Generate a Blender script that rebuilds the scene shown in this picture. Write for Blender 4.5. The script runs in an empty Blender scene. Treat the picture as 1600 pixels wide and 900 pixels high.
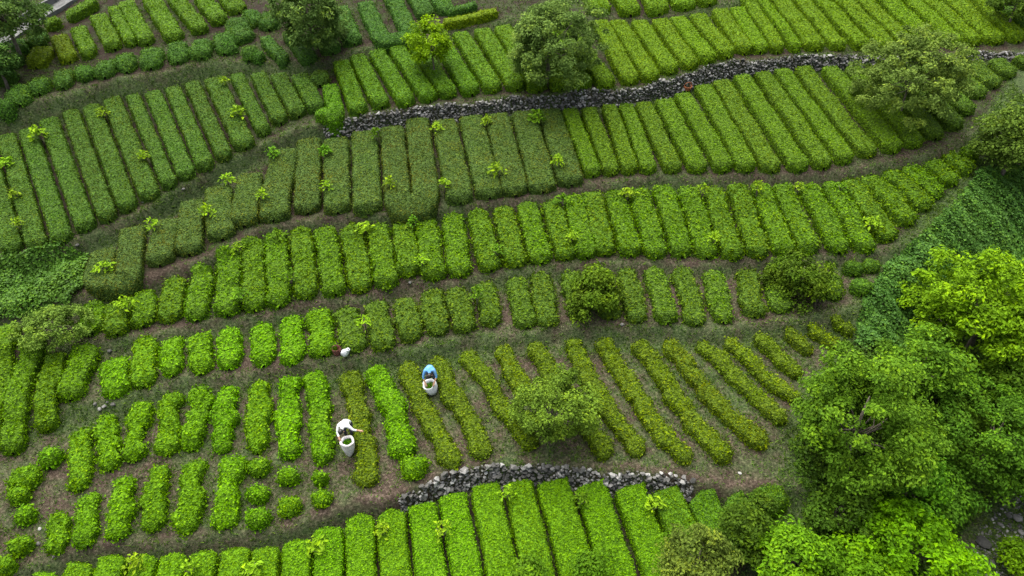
import bpy, bmesh, math, random
import numpy as np
from mathutils import Vector, Matrix

# ------------------------------------------------------------------ camera, sky, sun, exposure
SC = bpy.context.scene
COL = SC.collection
PITCH, SLOPE, DIST, FPX = math.radians(36), math.tan(math.radians(18)), 28.7, 1067.0
CAM = np.array([0.0, -DIST*math.cos(PITCH), DIST*math.sin(PITCH)])
cam = bpy.data.cameras.new('camera'); cam_o = bpy.data.objects.new('camera', cam); COL.objects.link(cam_o)
cam_o.location = CAM; cam_o.rotation_euler = (math.pi/2-PITCH, 0, 0)
cam.sensor_width = 36; cam.lens = FPX/1600*36; cam.clip_end = 1500; SC.camera = cam_o

SUN_EL, SUN_AZ = math.radians(70), math.radians(-38)      # azimuth from +y (uphill) towards +x
wd = bpy.data.worlds.new('World'); SC.world = wd; wd.use_nodes = True
nt = wd.node_tree; bgn = nt.nodes['Background']
sky = nt.nodes.new('ShaderNodeTexSky'); sky.sky_type = 'NISHITA'; sky.sun_disc = False
sky.sun_elevation = SUN_EL; sky.sun_rotation = SUN_AZ; sky.air_density = 1.0; sky.dust_density = 4.0; sky.ozone_density = 1.0
hs = nt.nodes.new('ShaderNodeHueSaturation'); hs.inputs['Saturation'].default_value = 0.5
nt.links.new(sky.outputs[0], hs.inputs['Color']); nt.links.new(hs.outputs[0], bgn.inputs[0]); bgn.inputs[1].default_value = 0.05
sl = bpy.data.lights.new('sun', 'SUN'); sl.energy = 1.5; sl.angle = math.radians(75); sl.color = (1, 0.97, 0.9)
so = bpy.data.objects.new('sun', sl); COL.objects.link(so)
sd = Vector((math.sin(SUN_AZ)*math.cos(SUN_EL), math.cos(SUN_AZ)*math.cos(SUN_EL), math.sin(SUN_EL)))
so.rotation_euler = sd.to_track_quat('Z', 'Y').to_euler(); so.location = (0, 10, 60)
SC.view_settings.view_transform = 'Standard'; SC.view_settings.look = 'None'; SC.view_settings.gamma = 1
SC.view_settings.exposure = 2.22

rng = np.random.default_rng(7); random.seed(7)

# ------------------------------------------------------------------ pixel <-> ground helpers
def rays(px, py):
    px = np.asarray(px, float); py = np.asarray(py, float)
    u = (px-800)/FPX; v = (450-py)/FPX
    c, s = math.cos(PITCH), math.sin(PITCH)
    return np.stack([u, c+v*s, -s+v*c], -1)
def on_plane(px, py, off=0.0):
    d = rays(px, py)
    t = (SLOPE*CAM[1]+off-CAM[2])/(d[..., 2]-SLOPE*d[..., 1])
    return CAM+d*t[..., None]

# terrace edges traced from the photograph, upper to lower: (px, py, step height, run of the bank)
EDGES = [
 [(-150,225,.9,.7),(0,180,.9,.7),(80,154,.9,.7),(160,132,.9,.7),(250,112,.8,.7),(340,97,.7,.6),(420,97,.4,.5),(480,102,.35,.4),(560,80,.35,.4),(640,64,.3,.4),(720,44,.3,.4),(800,31,.3,.4),(930,27,.3,.4),(1040,25,.3,.4),(1110,12,.25,.4),(1200,-8,.2,.4),(1450,-40,.2,.4),(1750,-60,.2,.4)],
 [(-150,470,.5,.5),(0,408,.5,.5),(60,395,.55,.5),(120,374,.6,.5),(220,330,.6,.5),(300,283,.6,.5),(400,228,.6,.5),(460,204,.7,.4),(510,193,.85,.3),(570,180,.95,.22),(640,169,.85,.2),(720,161,.85,.2),(800,152,.85,.2),(900,144,.85,.2),(1000,136,.85,.2),(1050,123,.85,.2),(1100,104,.85,.2),(1160,94,.9,.2),(1250,87,.8,.2),(1350,87,.65,.2),(1480,88,.4,.2),(1560,83,.3,.2),(1640,74,.3,.2),(1750,60,.3,.2)],
 [(-150,530,.4,.5),(0,490,.45,.5),(100,466,.6,.5),(150,458,.7,.5),(250,428,.7,.5),(330,398,.7,.5),(420,353,.65,.4),(480,341,.65,.4),(560,337,.65,.4),(700,323,.65,.4),(800,311,.6,.4),(910,292,.5,.4),(1000,279,.5,.4),(1150,274,.5,.4),(1300,270,.5,.4),(1400,252,.5,.4),(1480,230,.4,.4),(1530,203,.3,.4),(1600,175,.2,.4),(1750,120,.1,.4)],
 [(-150,590,.2,.5),(60,545,.25,.5),(140,533,.4,.5),(220,523,.4,.4),(300,509,.4,.4),(380,496,.4,.4),(470,478,.4,.4),(560,463,.4,.4),(640,440,.4,.4),(720,436,.4,.4),(800,423,.4,.4),(900,411,.4,.4),(1100,409,.4,.4),(1320,401,.4,.4),(1420,380,.3,.4),(1520,320,.1,.4),(1750,250,.05,.4)],
 [(-150,680,.2,.5),(100,636,.2,.5),(180,625,.3,.5),(265,598,.3,.4),(355,585,.35,.4),(450,573,.4,.4),(530,559,.4,.4),(640,548,.4,.4),(720,528,.4,.4),(860,515,.4,.4),(1000,509,.4,.4),(1130,513,.4,.4),(1230,503,.4,.4),(1340,483,.3,.4),(1450,440,.1,.4),(1750,330,.05,.4)],
 [(-150,960,.4,.5),(0,905,.4,.5),(60,876,.4,.5),(130,857,.45,.4),(200,850,.5,.4),(300,840,.5,.4),(400,832,.55,.4),(460,818,.6,.4),(520,799,.65,.35),(580,784,.7,.3),(630,772,.8,.22),(680,748,.8,.2),(750,728,.85,.2),(800,724,.85,.2),(900,730,.85,.2),(1000,740,.8,.2),(1075,750,.8,.22),(1150,760,.6,.35),(1240,762,.5,.4),(1400,780,.2,.4),(1750,820,.1,.4)],
]
EW = []
for e in EDGES:
    a = np.array(e, float); w = on_plane(a[:, 0], a[:, 1], a[:, 2]/2)
    o = np.argsort(w[:, 0]); EW.append((w[o, 0], w[o, 1], a[o, 2], a[o, 3]))
GE = np.array([(1760,20),(1660,60),(1600,125),(1560,190),(1535,270),(1470,335),(1420,400),(1365,470),(1345,530),(1290,610),(1260,690),(1250,770),(1215,850),(1180,960)], float)
gw = on_plane(GE[:, 0], GE[:, 1]); go = np.argsort(gw[:, 1]); GX, GY = gw[go, 0], gw[go, 1]
def sstep(t):
    t = np.clip(t, 0, 1); return t*t*(3-2*t)
def bumps(x, y):
    return (.035*np.sin(1.3*x+.7*y+1)+.03*np.sin(-.9*x+1.9*y+2)+.016*np.sin(3.1*x+2.3*y)+.012*np.sin(4.7*x-3.9*y+.5)+.008*np.sin(9.1*x+2*y)*np.sin(8.3*y-x))
def H(x, y):
    x = np.asarray(x, float); y = np.asarray(y, float)
    Y = []; F = []; prev = None
    for k in range(5, -1, -1):
        ex, ey, eh, er = EW[k]
        yk = np.interp(x, ex, ey)+.07*np.sin(1.7*x+k)+.04*np.sin(4.1*x+2*k); hk = np.interp(x, ex, eh); rk = np.interp(x, ex, er)
        lo = yk-rk
        if prev is not None:
            lo = np.maximum(lo, prev+.3); yk = np.maximum(yk, lo+.1)
        else:
            Y.append(lo-7); F.append(np.zeros_like(x))
        Y += [lo, yk]; F += [-hk/2, hk/2]; prev = yk
    Y.append(prev+7); F.append(np.zeros_like(x))
    f = np.zeros_like(x)
    for i in range(len(Y)-1):
        m = (y >= Y[i]) & (y < Y[i+1])
        t = (y-Y[i])/np.maximum(Y[i+1]-Y[i], 1e-6)
        f = np.where(m, F[i]+(F[i+1]-F[i])*t, f)
    d = x-np.interp(y, GY, GX)
    depth = np.interp(y, [-14, -4, 4, 12, 20], [2.4, 2.0, 1.2, .8, .4])
    f = f*(1-sstep(d/1.0))-depth*sstep(d/6.0)+1.0*sstep((d-7)/6)
    yy = np.where(y > 60, 60+(y-60)*.4, y)
    return SLOPE*yy+f+bumps(x, y)
def march(px, py, off=0.0):
    px = np.atleast_1d(np.asarray(px, float)); py = np.atleast_1d(np.asarray(py, float))
    d = rays(px, py); t = (SLOPE*CAM[1]+1.6+off-CAM[2])/(d[..., 2]-SLOPE*d[..., 1]); done = np.zeros(px.shape, bool)
    for i in range(1100):
        P = CAM+d*t[..., None]
        below = P[..., 2] < H(P[..., 0], P[..., 1])+off
        done |= below
        if done.all(): break
        t = np.where(done, t, t+.12)
    lo, hi = t-.12, t.copy()
    for i in range(9):
        m = (lo+hi)/2; P = CAM+d*m[..., None]
        b = P[..., 2] < H(P[..., 0], P[..., 1])+off
        hi = np.where(b, m, hi); lo = np.where(b, lo, m)
    return CAM+d*hi[..., None]
def pt(px, py, off=0.0): return march([px], [py], off)[0]
def depth_of(P): return float((P-CAM) @ np.array([0, math.cos(PITCH), -math.sin(PITCH)]))

# ------------------------------------------------------------------ materials
def new_mat(name):
    m = bpy.data.materials.new(name); m.use_nodes = True
    return m, m.node_tree, m.node_tree.nodes['Principled BSDF'], m.node_tree.nodes['Material Output']
def ramp(nt, stops):
    r = nt.nodes.new('ShaderNodeValToRGB'); el = r.color_ramp.elements
    while len(el) < len(stops): el.new(.5)
    for e, (p, c) in zip(el, stops): e.position = p; e.color = (*c, 1)
    return r
def noise(nt, scale, detail=4, rough=.6, vec=None):
    n = nt.nodes.new('ShaderNodeTexNoise'); n.inputs['Scale'].default_value = scale; n.inputs['Detail'].default_value = detail
    n.inputs['Roughness'].default_value = rough
    if vec is None:
        g = nt.nodes.new('ShaderNodeNewGeometry'); vec = g.outputs['Position']
    nt.links.new(vec, n.inputs['Vector']); return n
def mix(nt, fac, a, b, mode='MIX'):
    m = nt.nodes.new('ShaderNodeMix'); m.data_type = 'RGBA'; m.blend_type = mode
    for s, v in ((m.inputs[0], fac), (m.inputs[6], a), (m.inputs[7], b)):
        if hasattr(v, 'node'): nt.links.new(v, s)
        elif isinstance(v, (int, float)): s.default_value = v
        else: s.default_value = (*v, 1)
    return m.outputs[2]
def math_n(nt, op, a, b=0.0, clamp=False):
    m = nt.nodes.new('ShaderNodeMath'); m.operation = op; m.use_clamp = clamp
    for s, v in ((m.inputs[0], a), (m.inputs[1], b)):
        if hasattr(v, 'node'): nt.links.new(v, s)
        else: s.default_value = v
    return m.outputs[0]
def leaf_mat(name, trans=.25, rough=.45, patch_scale=1.1, sat=1.06):
    """leaf colour = the object's own colour, varied leaf by leaf; alpha of the colour = how much olive older growth"""
    m, nt, p, out = new_mat(name)
    oi = nt.nodes.new('ShaderNodeObjectInfo')
    at = nt.nodes.new('ShaderNodeAttribute'); at.attribute_name = 'tone'
    tone = at.outputs['Fac']
    r = ramp(nt, [(0, (.34, .38, .3)), (.35, (.7, .74, .62)), (.7, (1.02, 1.02, .85)), (1, (1.55, 1.4, .8))])
    nt.links.new(tone, r.inputs[0])
    c = mix(nt, 1.0, oi.outputs['Color'], r.outputs[0], 'MULTIPLY')
    n = noise(nt, patch_scale, 5, .65)
    pr = ramp(nt, [(.42, (0, 0, 0)), (.66, (1, 1, 1))]); nt.links.new(n.outputs[0], pr.inputs[0])
    f = math_n(nt, 'MULTIPLY', pr.outputs[0], oi.outputs['Alpha'])
    ol = mix(nt, 1.0, (.13, .145, .02), r.outputs[0], 'MULTIPLY')
    c = mix(nt, f, c, ol)
    hv = nt.nodes.new('ShaderNodeHueSaturation')
    nt.links.new(math_n(nt, 'ADD', math_n(nt, 'MULTIPLY', oi.outputs['Random'], .018), .491), hv.inputs['Hue'])
    nt.links.new(math_n(nt, 'ADD', math_n(nt, 'MULTIPLY', oi.outputs['Random'], .3), .85), hv.inputs['Value'])
    hv.inputs['Saturation'].default_value = sat; nt.links.new(c, hv.inputs['Color'])
    nt.links.new(hv.outputs[0], p.inputs['Base Color']); p.inputs['Roughness'].default_value = rough
    p.inputs['Specular IOR Level'].default_value = .09
    if trans:
        t = nt.nodes.new('ShaderNodeBsdfTranslucent'); nt.links.new(hv.outputs[0], t.inputs[0])
        ms = nt.nodes.new('ShaderNodeMixShader'); ms.inputs[0].default_value = trans
        nt.links.new(p.outputs[0], ms.inputs[1]); nt.links.new(t.outputs[0], ms.inputs[2]); nt.links.new(ms.outputs[0], out.inputs[0])
    return m
M = {}
M['tea'] = leaf_mat('tea_leaf', .22)
m, nt, p, out = new_mat('tea_inner_leaves')
oi = nt.nodes.new('ShaderNodeObjectInfo'); g_ = nt.nodes.new('ShaderNodeNewGeometry')
vo = nt.nodes.new('ShaderNodeTexVoronoi'); vo.inputs['Scale'].default_value = 17; nt.links.new(g_.outputs['Position'], vo.inputs['Vector'])
rr_ = ramp(nt, [(0, (.2, .24, .2)), (.5, (.5, .54, .46)), (1, (.95, .95, .8))]); sp_ = nt.nodes.new('ShaderNodeSeparateColor'); nt.links.new(vo.outputs['Color'], sp_.inputs[0]); nt.links.new(sp_.outputs[0], rr_.inputs[0])
nt.links.new(mix(nt, 1.0, oi.outputs['Color'], rr_.outputs[0], 'MULTIPLY'), p.inputs['Base Color']); p.inputs['Roughness'].default_value = .8; p.inputs['Specular IOR Level'].default_value = .1
b = nt.nodes.new('ShaderNodeBump'); b.inputs['Strength'].default_value = 1; b.inputs['Distance'].default_value = .05
nt.links.new(vo.outputs['Distance'], b.inputs['Height']); nt.links.new(b.outputs[0], p.inputs['Normal'])
M['tea_inner'] = m
M['leaf'] = leaf_mat('tree_leaf', .26, .62, sat=1.03)
M['cover'] = leaf_mat('ground_cover_leaf', .2, .4, .5)
def simple(name, c1, c2, scale, rough=.8, bump=.3, stops=(.35, .65)):
    m, nt, p, out = new_mat(name)
    n = noise(nt, scale); r = ramp(nt, [(stops[0], c1), (stops[1], c2)]); nt.links.new(n.outputs[0], r.inputs[0])
    nt.links.new(r.outputs[0], p.inputs['Base Color']); p.inputs['Roughness'].default_value = rough
    if bump:
        b = nt.nodes.new('ShaderNodeBump'); b.inputs['Strength'].default_value = bump; b.inputs['Distance'].default_value = .03
        nt.links.new(n.outputs[0], b.inputs['Height']); nt.links.new(b.outputs[0], p.inputs['Normal'])
    return m
M['bark'] = simple('bark', (.07, .055, .04), (.2, .17, .13), 9)
M['twig'] = simple('tea_twig', (.03, .028, .015), (.07, .06, .03), 12)
M['concrete'] = simple('concrete', (.07, .07, .068), (.15, .15, .145), 3, .85)
M['white'] = simple('white_woven_sack', (.68, .68, .7), (.82, .82, .82), 14, .7, .2)
M['pinkwhite'] = simple('pale_woven_sack', (.6, .52, .5), (.8, .78, .78), 6, .7, .2)
M['shirt_white'] = simple('white_cotton', (.78, .78, .8), (.86, .86, .86), 5, .8, .1)
M['shirt_blue'] = simple('blue_cotton', (.05, .2, .5), (.16, .38, .66), 7, .8, .1)
M['trousers'] = simple('dark_trousers', (.02, .02, .035), (.05, .05, .07), 9, .85, .1)
M['skin'] = simple('skin', (.48, .27, .17), (.58, .34, .22), 6, .55, 0)
M['hair'] = simple('black_hair', (.008, .007, .006), (.02, .018, .016), 40, .45, .2)
M['shoe'] = simple('shoe', (.03, .03, .03), (.08, .07, .06), 12, .8, .1)
M['wicker'] = simple('brown_wicker', (.3, .09, .03), (.5, .19, .08), 22, .75, .5)
M['maroon'] = simple('maroon_wicker', (.07, .025, .02), (.22, .07, .045), 22, .75, .5)
# stones
m, nt, p, out = new_mat('field_stone')
oi = nt.nodes.new('ShaderNodeObjectInfo'); at = nt.nodes.new('ShaderNodeAttribute'); at.attribute_name = 'tone'
val = math_n(nt, 'FRACT', math_n(nt, 'ADD', oi.outputs['Random'], at.outputs['Fac']))
r = ramp(nt, [(0, (.045, .045, .04)), (.4, (.13, .125, .113)), (.75, (.25, .24, .225)), (1, (.5, .49, .46))]); nt.links.new(val, r.inputs[0])
n = noise(nt, 9, 5); c = mix(nt, .55, r.outputs[0], mix(nt, 1.0, r.outputs[0], n.outputs[0], 'MULTIPLY'))
n2 = noise(nt, 2.2, 3); r2 = ramp(nt, [(.55, (0, 0, 0)), (.7, (1, 1, 1))]); nt.links.new(n2.outputs[0], r2.inputs[0])
c = mix(nt, math_n(nt, 'MULTIPLY', r2.outputs[0], .45), c, (.07, .085, .04))
nt.links.new(c, p.inputs['Base Color']); p.inputs['Roughness'].default_value = .85
b = nt.nodes.new('ShaderNodeBump'); b.inputs['Strength'].default_value = .5; b.inputs['Distance'].default_value = .02
nt.links.new(n.outputs[0], b.inputs['Height']); nt.links.new(b.outputs[0], p.inputs['Normal'])
M['stone'] = m
# earth: bare soil, straw litter and short green growth (attribute 'grass' says how overgrown)
m, nt, p, out = new_mat('terrace_soil')
at = nt.nodes.new('ShaderNodeAttribute'); at.attribute_name = 'grass'
n = noise(nt, 1.4, 6, .65); nf = noise(nt, 11, 5, .7); nv = noise(nt, 38, 3, .7)
soil = ramp(nt, [(.33, (.012, .008, .006)), (.5, (.046, .03, .023)), (.68, (.17, .13, .1))]); nt.links.new(nf.outputs[0], soil.inputs[0])
straw = mix(nt, math_n(nt, 'MULTIPLY', nv.outputs[0], .22), soil.outputs[0], (.22, .18, .12))
gr = ramp(nt, [(.32, (.016, .03, .009)), (.52, (.055, .09, .028)), (.72, (.14, .17, .065))]); nt.links.new(nf.outputs[0], gr.inputs[0])
f = math_n(nt, 'ADD', math_n(nt, 'MULTIPLY', math_n(nt, 'SUBTRACT', n.outputs[0], .5), 3.2), at.outputs['Fac'], True)
f2 = math_n(nt, 'MULTIPLY', f, math_n(nt, 'ADD', math_n(nt, 'MULTIPLY', nv.outputs[0], .8), .45), True)
al = nt.nodes.new('ShaderNodeAttribute'); al.attribute_name = 'gap_shade'
straw = mix(nt, math_n(nt, 'MULTIPLY', al.outputs['Fac'], .85), straw, mix(nt, nf.outputs[0], (.006, .0045, .003), (.032, .021, .014)))  # darkens the soil colour to stand in for shade in the hedge gaps
c = mix(nt, f2, straw, gr.outputs[0])
nt.links.new(c, p.inputs['Base Color']); p.inputs['Roughness'].default_value = .95; p.inputs['Specular IOR Level'].default_value = .15
b = nt.nodes.new('ShaderNodeBump'); b.inputs['Strength'].default_value = .8; b.inputs['Distance'].default_value = .06
nt.links.new(nf.outputs[0], b.inputs['Height']); nt.links.new(b.outputs[0], p.inputs['Normal'])
M['soil'] = m

# ------------------------------------------------------------------ mesh helpers
def raw_mesh(name, V, tris=None, quads=None, tone=None, smooth=False, attr='tone'):
    me = bpy.data.meshes.new(name); V = np.asarray(V, np.float32)
    me.vertices.add(len(V)); me.vertices.foreach_set('co', V.ravel())
    L = []; S = []; n = 0
    if quads is not None and len(quads):
        q = np.asarray(quads, np.int32); L.append(q.ravel()); S.append(np.arange(len(q))*4); n = q.size
    if tris is not None and len(tris):
        t = np.asarray(tris, np.int32); L.append(t.ravel()); S.append(n+np.arange(len(t))*3)
    L = np.concatenate(L).astype(np.int32); S = np.concatenate(S).astype(np.int32)
    me.loops.add(len(L)); me.loops.foreach_set('vertex_index', L)
    me.polygons.add(len(S)); me.polygons.foreach_set('loop_start', S)
    if smooth: me.polygons.foreach_set('use_smooth', np.ones(len(S), bool))
    else: me.polygons.foreach_set('use_smooth', np.zeros(len(S), bool))
    if tone is not None:
        a = me.attributes.new(attr, 'FLOAT', 'POINT'); a.data.foreach_set('value', np.asarray(tone, np.float32))
    me.update(calc_edges=True); return me
def link(name, me, mat=None, parent=None, color=None):
    o = bpy.data.objects.new(name, me); COL.objects.link(o)
    if mat is not None and me is not None and not me.materials: me.materials.append(mat)
    if parent is not None: o.parent = parent
    if color is not None: o.color = color
    return o
USED = {}
def tag(o, label, cat, group=None):
    o['label'] = label; o['category'] = cat
    if group: o['group'] = group
    USED.setdefault(label, []).append(o.name); return o
def empty(name, loc, rz=0):
    o = bpy.data.objects.new(name, None); COL.objects.link(o); o.location = loc; o.rotation_euler = (0, 0, rz); o.empty_display_size = .2; return o
def unit(a): return a/np.maximum(np.linalg.norm(a, axis=-1, keepdims=True), 1e-9)
def leaves(P, N, size, upright=.5, aspect=.5, jitter=.5, droop=0.0):
    """folded diamond leaves: P base points, N surface normals -> verts, quads"""
    n = len(P); R = unit(rng.normal(size=(n, 3)))
    T = unit(R-(R*N).sum(1, keepdims=True)*N)
    up = upright*(1+.6*rng.normal(size=(n, 1)))
    D = unit(T+N*up); D[:, 2] -= droop; D = unit(D)
    W = unit(np.cross(D, N+jitter*rng.normal(size=(n, 3))))
    s = (size*rng.uniform(.65, 1.35, n))[:, None] if np.ndim(size) == 0 else size[:, None]*rng.uniform(.65, 1.35, (n, 1))
    Nn = unit(np.cross(W, D))
    V = np.empty((n, 4, 3)); mid = P+D*s*.5-Nn*s*.0
    V[:, 0] = P; V[:, 1] = mid+W*s*aspect*.5+Nn*s*.08; V[:, 2] = P+D*s-Nn*s*.1; V[:, 3] = mid-W*s*aspect*.5+Nn*s*.08
    return V.reshape(-1, 3), np.arange(n*4).reshape(-1, 4)

# ------------------------------------------------------------------ hillside
xs = np.concatenate([np.array([-160, -110, -80, -60, -48, -40, -36]), np.arange(-33, 33.01, .165), np.array([36, 40, 48, 60, 80, 110, 160])])
ys = np.concatenate([np.array([-120, -80, -50, -35, -25, -18, -15]), np.arange(-13, 26.01, .12), np.array([28, 31, 35, 42, 52, 66, 85, 110, 150, 220])])
X, Y = np.meshgrid(xs, ys); Z = H(X, Y)
nx, ny = len(xs), len(ys)
idx = np.arange(nx*ny).reshape(ny, nx)
q = np.stack([idx[:-1, :-1], idx[:-1, 1:], idx[1:, 1:], idx[1:, :-1]], -1).reshape(-1, 4)
gmask = .16+.22*np.sin(X*.55+.6)*np.sin(Y*.7+1.2)
for k, (ex, ey, eh, er) in enumerate(EW):
    yk = np.interp(X, ex, ey); d = yk-Y
    band = np.clip(1-np.abs(d-.35)/(.75 if k in (0, 1, 4) else .55), 0, 1)
    gmask += band*(.85 if k in (0, 1, 4) else .6)
gmask += .85*sstep((X-np.interp(Y, GY, GX)+1.3)/1.0)
stream = np.clip(1-np.abs(X-np.interp(Y, GY, GX)-5.6)/1.9, 0, 1)*(Y < -4)
gmask -= 1.4*stream
e5 = np.interp(X, EW[4][0], EW[4][1]); e6 = np.interp(X, EW[5][0], EW[5][1]); e3 = np.interp(X, EW[3][0], EW[3][1])
gmask += .26*((Y < e5-.5) & (Y > e6+.3))
gap_shade = 1.0-((Y < e3) & (Y > e6-.1))*.75      # bare trodden soil on the sparse terraces, gap shade painted into the soil between closed hedges
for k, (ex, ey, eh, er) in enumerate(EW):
    dk_ = np.interp(X, ex, ey)-Y; gap_shade *= 1-.8*np.clip(1-np.abs(dk_-.1)/.75, 0, 1)
GRASS = gmask
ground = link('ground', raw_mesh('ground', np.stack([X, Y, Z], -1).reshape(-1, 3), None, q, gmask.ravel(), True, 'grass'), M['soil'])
ground['kind'] = 'structure'
a_ = ground.data.attributes.new('gap_shade', 'FLOAT', 'POINT'); a_.data.foreach_set('value', np.clip(gap_shade, 0, 1).ravel().astype(np.float32))
def grass_at(x, y):
    i = np.clip(np.searchsorted(ys, y), 0, ny-1); j = np.clip(np.searchsorted(xs, x), 0, nx-1); return GRASS[i, j]

# ------------------------------------------------------------------ tea hedges
ORD = ['', 'first', 'second', 'third', 'fourth', 'fifth', 'sixth', 'seventh', 'eighth', 'ninth', 'tenth', 'eleventh', 'twelfth', 'thirteenth', 'fourteenth', 'fifteenth', 'sixteenth', 'seventeenth', 'eighteenth', 'nineteenth']
TENS = {2: 'twent', 3: 'thirt', 4: 'fort'}
UNITS = ['', 'first', 'second', 'third', 'fourth', 'fifth', 'sixth', 'seventh', 'eighth', 'ninth']
def ordinal(n):
    if n < 20: return ORD[n]
    return TENS[n//10]+('ieth' if n % 10 == 0 else 'y-'+UNITS[n % 10])
HEDGES = []     # (centre, ordinal, row phrase)
def fbm1(s, seed, f0=1.0):
    r = np.random.default_rng(seed); o = np.zeros_like(s)
    for i in range(4): o += np.sin(s*f0*(1.7**i)*2+r.uniform(0, 6.28))*(.62**i)
    return o/1.6
def hedge_mesh(path, width, hh, lump, seed, dens=1.0, lsize=.075, endr=.3, blunt=.3):
    path = np.asarray(path, float)
    # smooth resample
    seg = np.linalg.norm(np.diff(path, axis=0), axis=1); L = np.concatenate([[0], np.cumsum(seg)])
    n = max(7, int(L[-1]/.15)); s = np.linspace(0, L[-1], n)
    px_, py_ = np.interp(s, L, path[:, 0]), np.interp(s, L, path[:, 1])
    if len(path) > 2:
        for _ in range(4):
            px_[1:-1] = (px_[:-2]+2*px_[1:-1]+px_[2:])/4; py_[1:-1] = (py_[:-2]+2*py_[1:-1]+py_[2:])/4
    cdir = np.stack([np.gradient(px_), np.gradient(py_)], -1); cdir = unit(cdir); nrm = np.stack([-cdir[:, 1], cdir[:, 0]], -1)
    wob = fbm1(s, seed, .8)*lump*.18*width
    px_ += nrm[:, 0]*wob; py_ += nrm[:, 1]*wob
    d = np.minimum(s, L[-1]-s); e = 1-np.clip(1-d/endr, 0, 1)**2.6; e = np.clip(e, .0, 1)**.45
    wl = width*.5*(1+lump*fbm1(s, seed+1, 1.6))*np.maximum(e, .12); wr = width*.5*(1+lump*fbm1(s, seed+2, 1.6))*np.maximum(e, .12)
    ht = hh*(1+lump*.7*fbm1(s, seed+3, 1.3))*np.maximum(e, .2)**.6
    if lump > .09:
        rr = np.random.default_rng(seed+9); q0 = rr.uniform(.2, .6)
        while q0 < L[-1]:
            for w_, wt in ((wl, 1), (wr, 1), (ht, .45)): w_ *= 1-wt*min(.5, rr.uniform(0, 2.1)*lump)*np.exp(-((s-q0)/.13)**2)
            q0 += rr.uniform(.4, .8)
    K = 11; th = np.linspace(math.pi, 0, K); cx = np.sign(np.cos(th))*np.abs(np.cos(th))**blunt; cz = np.abs(np.sin(th))**blunt
    ph = rng.uniform(0, 6.28, 3)
    off = np.where(cx[None] < 0, wl[:, None], wr[:, None])*cx[None]
    VX = px_[:, None]-nrm[:, 0:1]*off*-1; VY = py_[:, None]-nrm[:, 1:2]*off*-1
    g = H(VX, VY); gc = H(px_, py_)
    base = np.minimum(g, gc[:, None]*.75+g*.25)
    lumpn = lump*.22*np.sin(VX*5.1+ph[0])*np.sin(VY*4.7+ph[1])+lump*.12*np.sin(VX*11+VY*7+ph[2])
    top = gc[:, None]*.6+g*.4
    VZ = base-.05+(top-base+.05+ht[:, None]*(1+lumpn))*cz[None]
    V = np.stack([VX, VY, VZ], -1)
    ii = np.arange(n*K).reshape(n, K)
    Q = np.stack([ii[:-1, :-1], ii[:-1, 1:], ii[1:, 1:], ii[1:, :-1]], -1).reshape(-1, 4)
    Vf = V.reshape(-1, 3)
    a, b_, c_, d_ = (Vf[Q[:, i]] for i in range(4))
    nn = np.cross(c_-a, d_-b_); area = np.linalg.norm(nn, axis=1)*.5; nn = unit(nn)
    flip = nn[:, 2].sum() < 0
    if flip: nn = -nn
    z0 = depth_of(Vf.mean(0)); ls = lsize*max(.85, z0/27)
    N = int(area.sum()*300*dens*(.075/ls)**2)
    pick = rng.choice(len(Q), N, p=area/area.sum()); u, v = rng.random((N, 1)), rng.random((N, 1))
    P = (a[pick]*(1-u)+b_[pick]*u)*(1-v)+(d_[pick]*(1-u)+c_[pick]*u)*v
    P += nn[pick]*(rng.uniform(-.03, .035, (N, 1))+(lump > .09)*rng.random((N, 1))**3*.09)
    LV, LQ = leaves(P, nn[pick], ls, .45, .72)
    tone = np.clip(rng.beta(2.2, 2.2, N)+.08*(nn[pick][:, 2] > .6)+.22*fbm1(P[:, 0]*.9+P[:, 1]*.7, seed+5, .7)*max(lump*3, .3), 0, 1)
    body = np.full(len(Vf), .0)
    ctr = np.array([px_.mean(), py_.mean(), float(gc.mean())])
    allV = np.concatenate([Vf, LV])-ctr
    if flip: Q = Q[:, ::-1]
    # end caps are closed by the tapered sections
    me = raw_mesh('tea_hedge', allV, None, np.concatenate([Q, LQ+len(Vf)]), np.concatenate([body, np.repeat(tone, 4)]))
    me.materials.append(M['tea']); me.materials.append(M['tea_inner'])
    mi = np.zeros(len(Q)+len(LQ), np.int32); mi[:len(Q)] = 1; sm = np.zeros(len(mi), bool); sm[:len(Q)] = True
    me.polygons.foreach_set('material_index', mi); me.polygons.foreach_set('use_smooth', sm)
    return me, ctr
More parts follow.
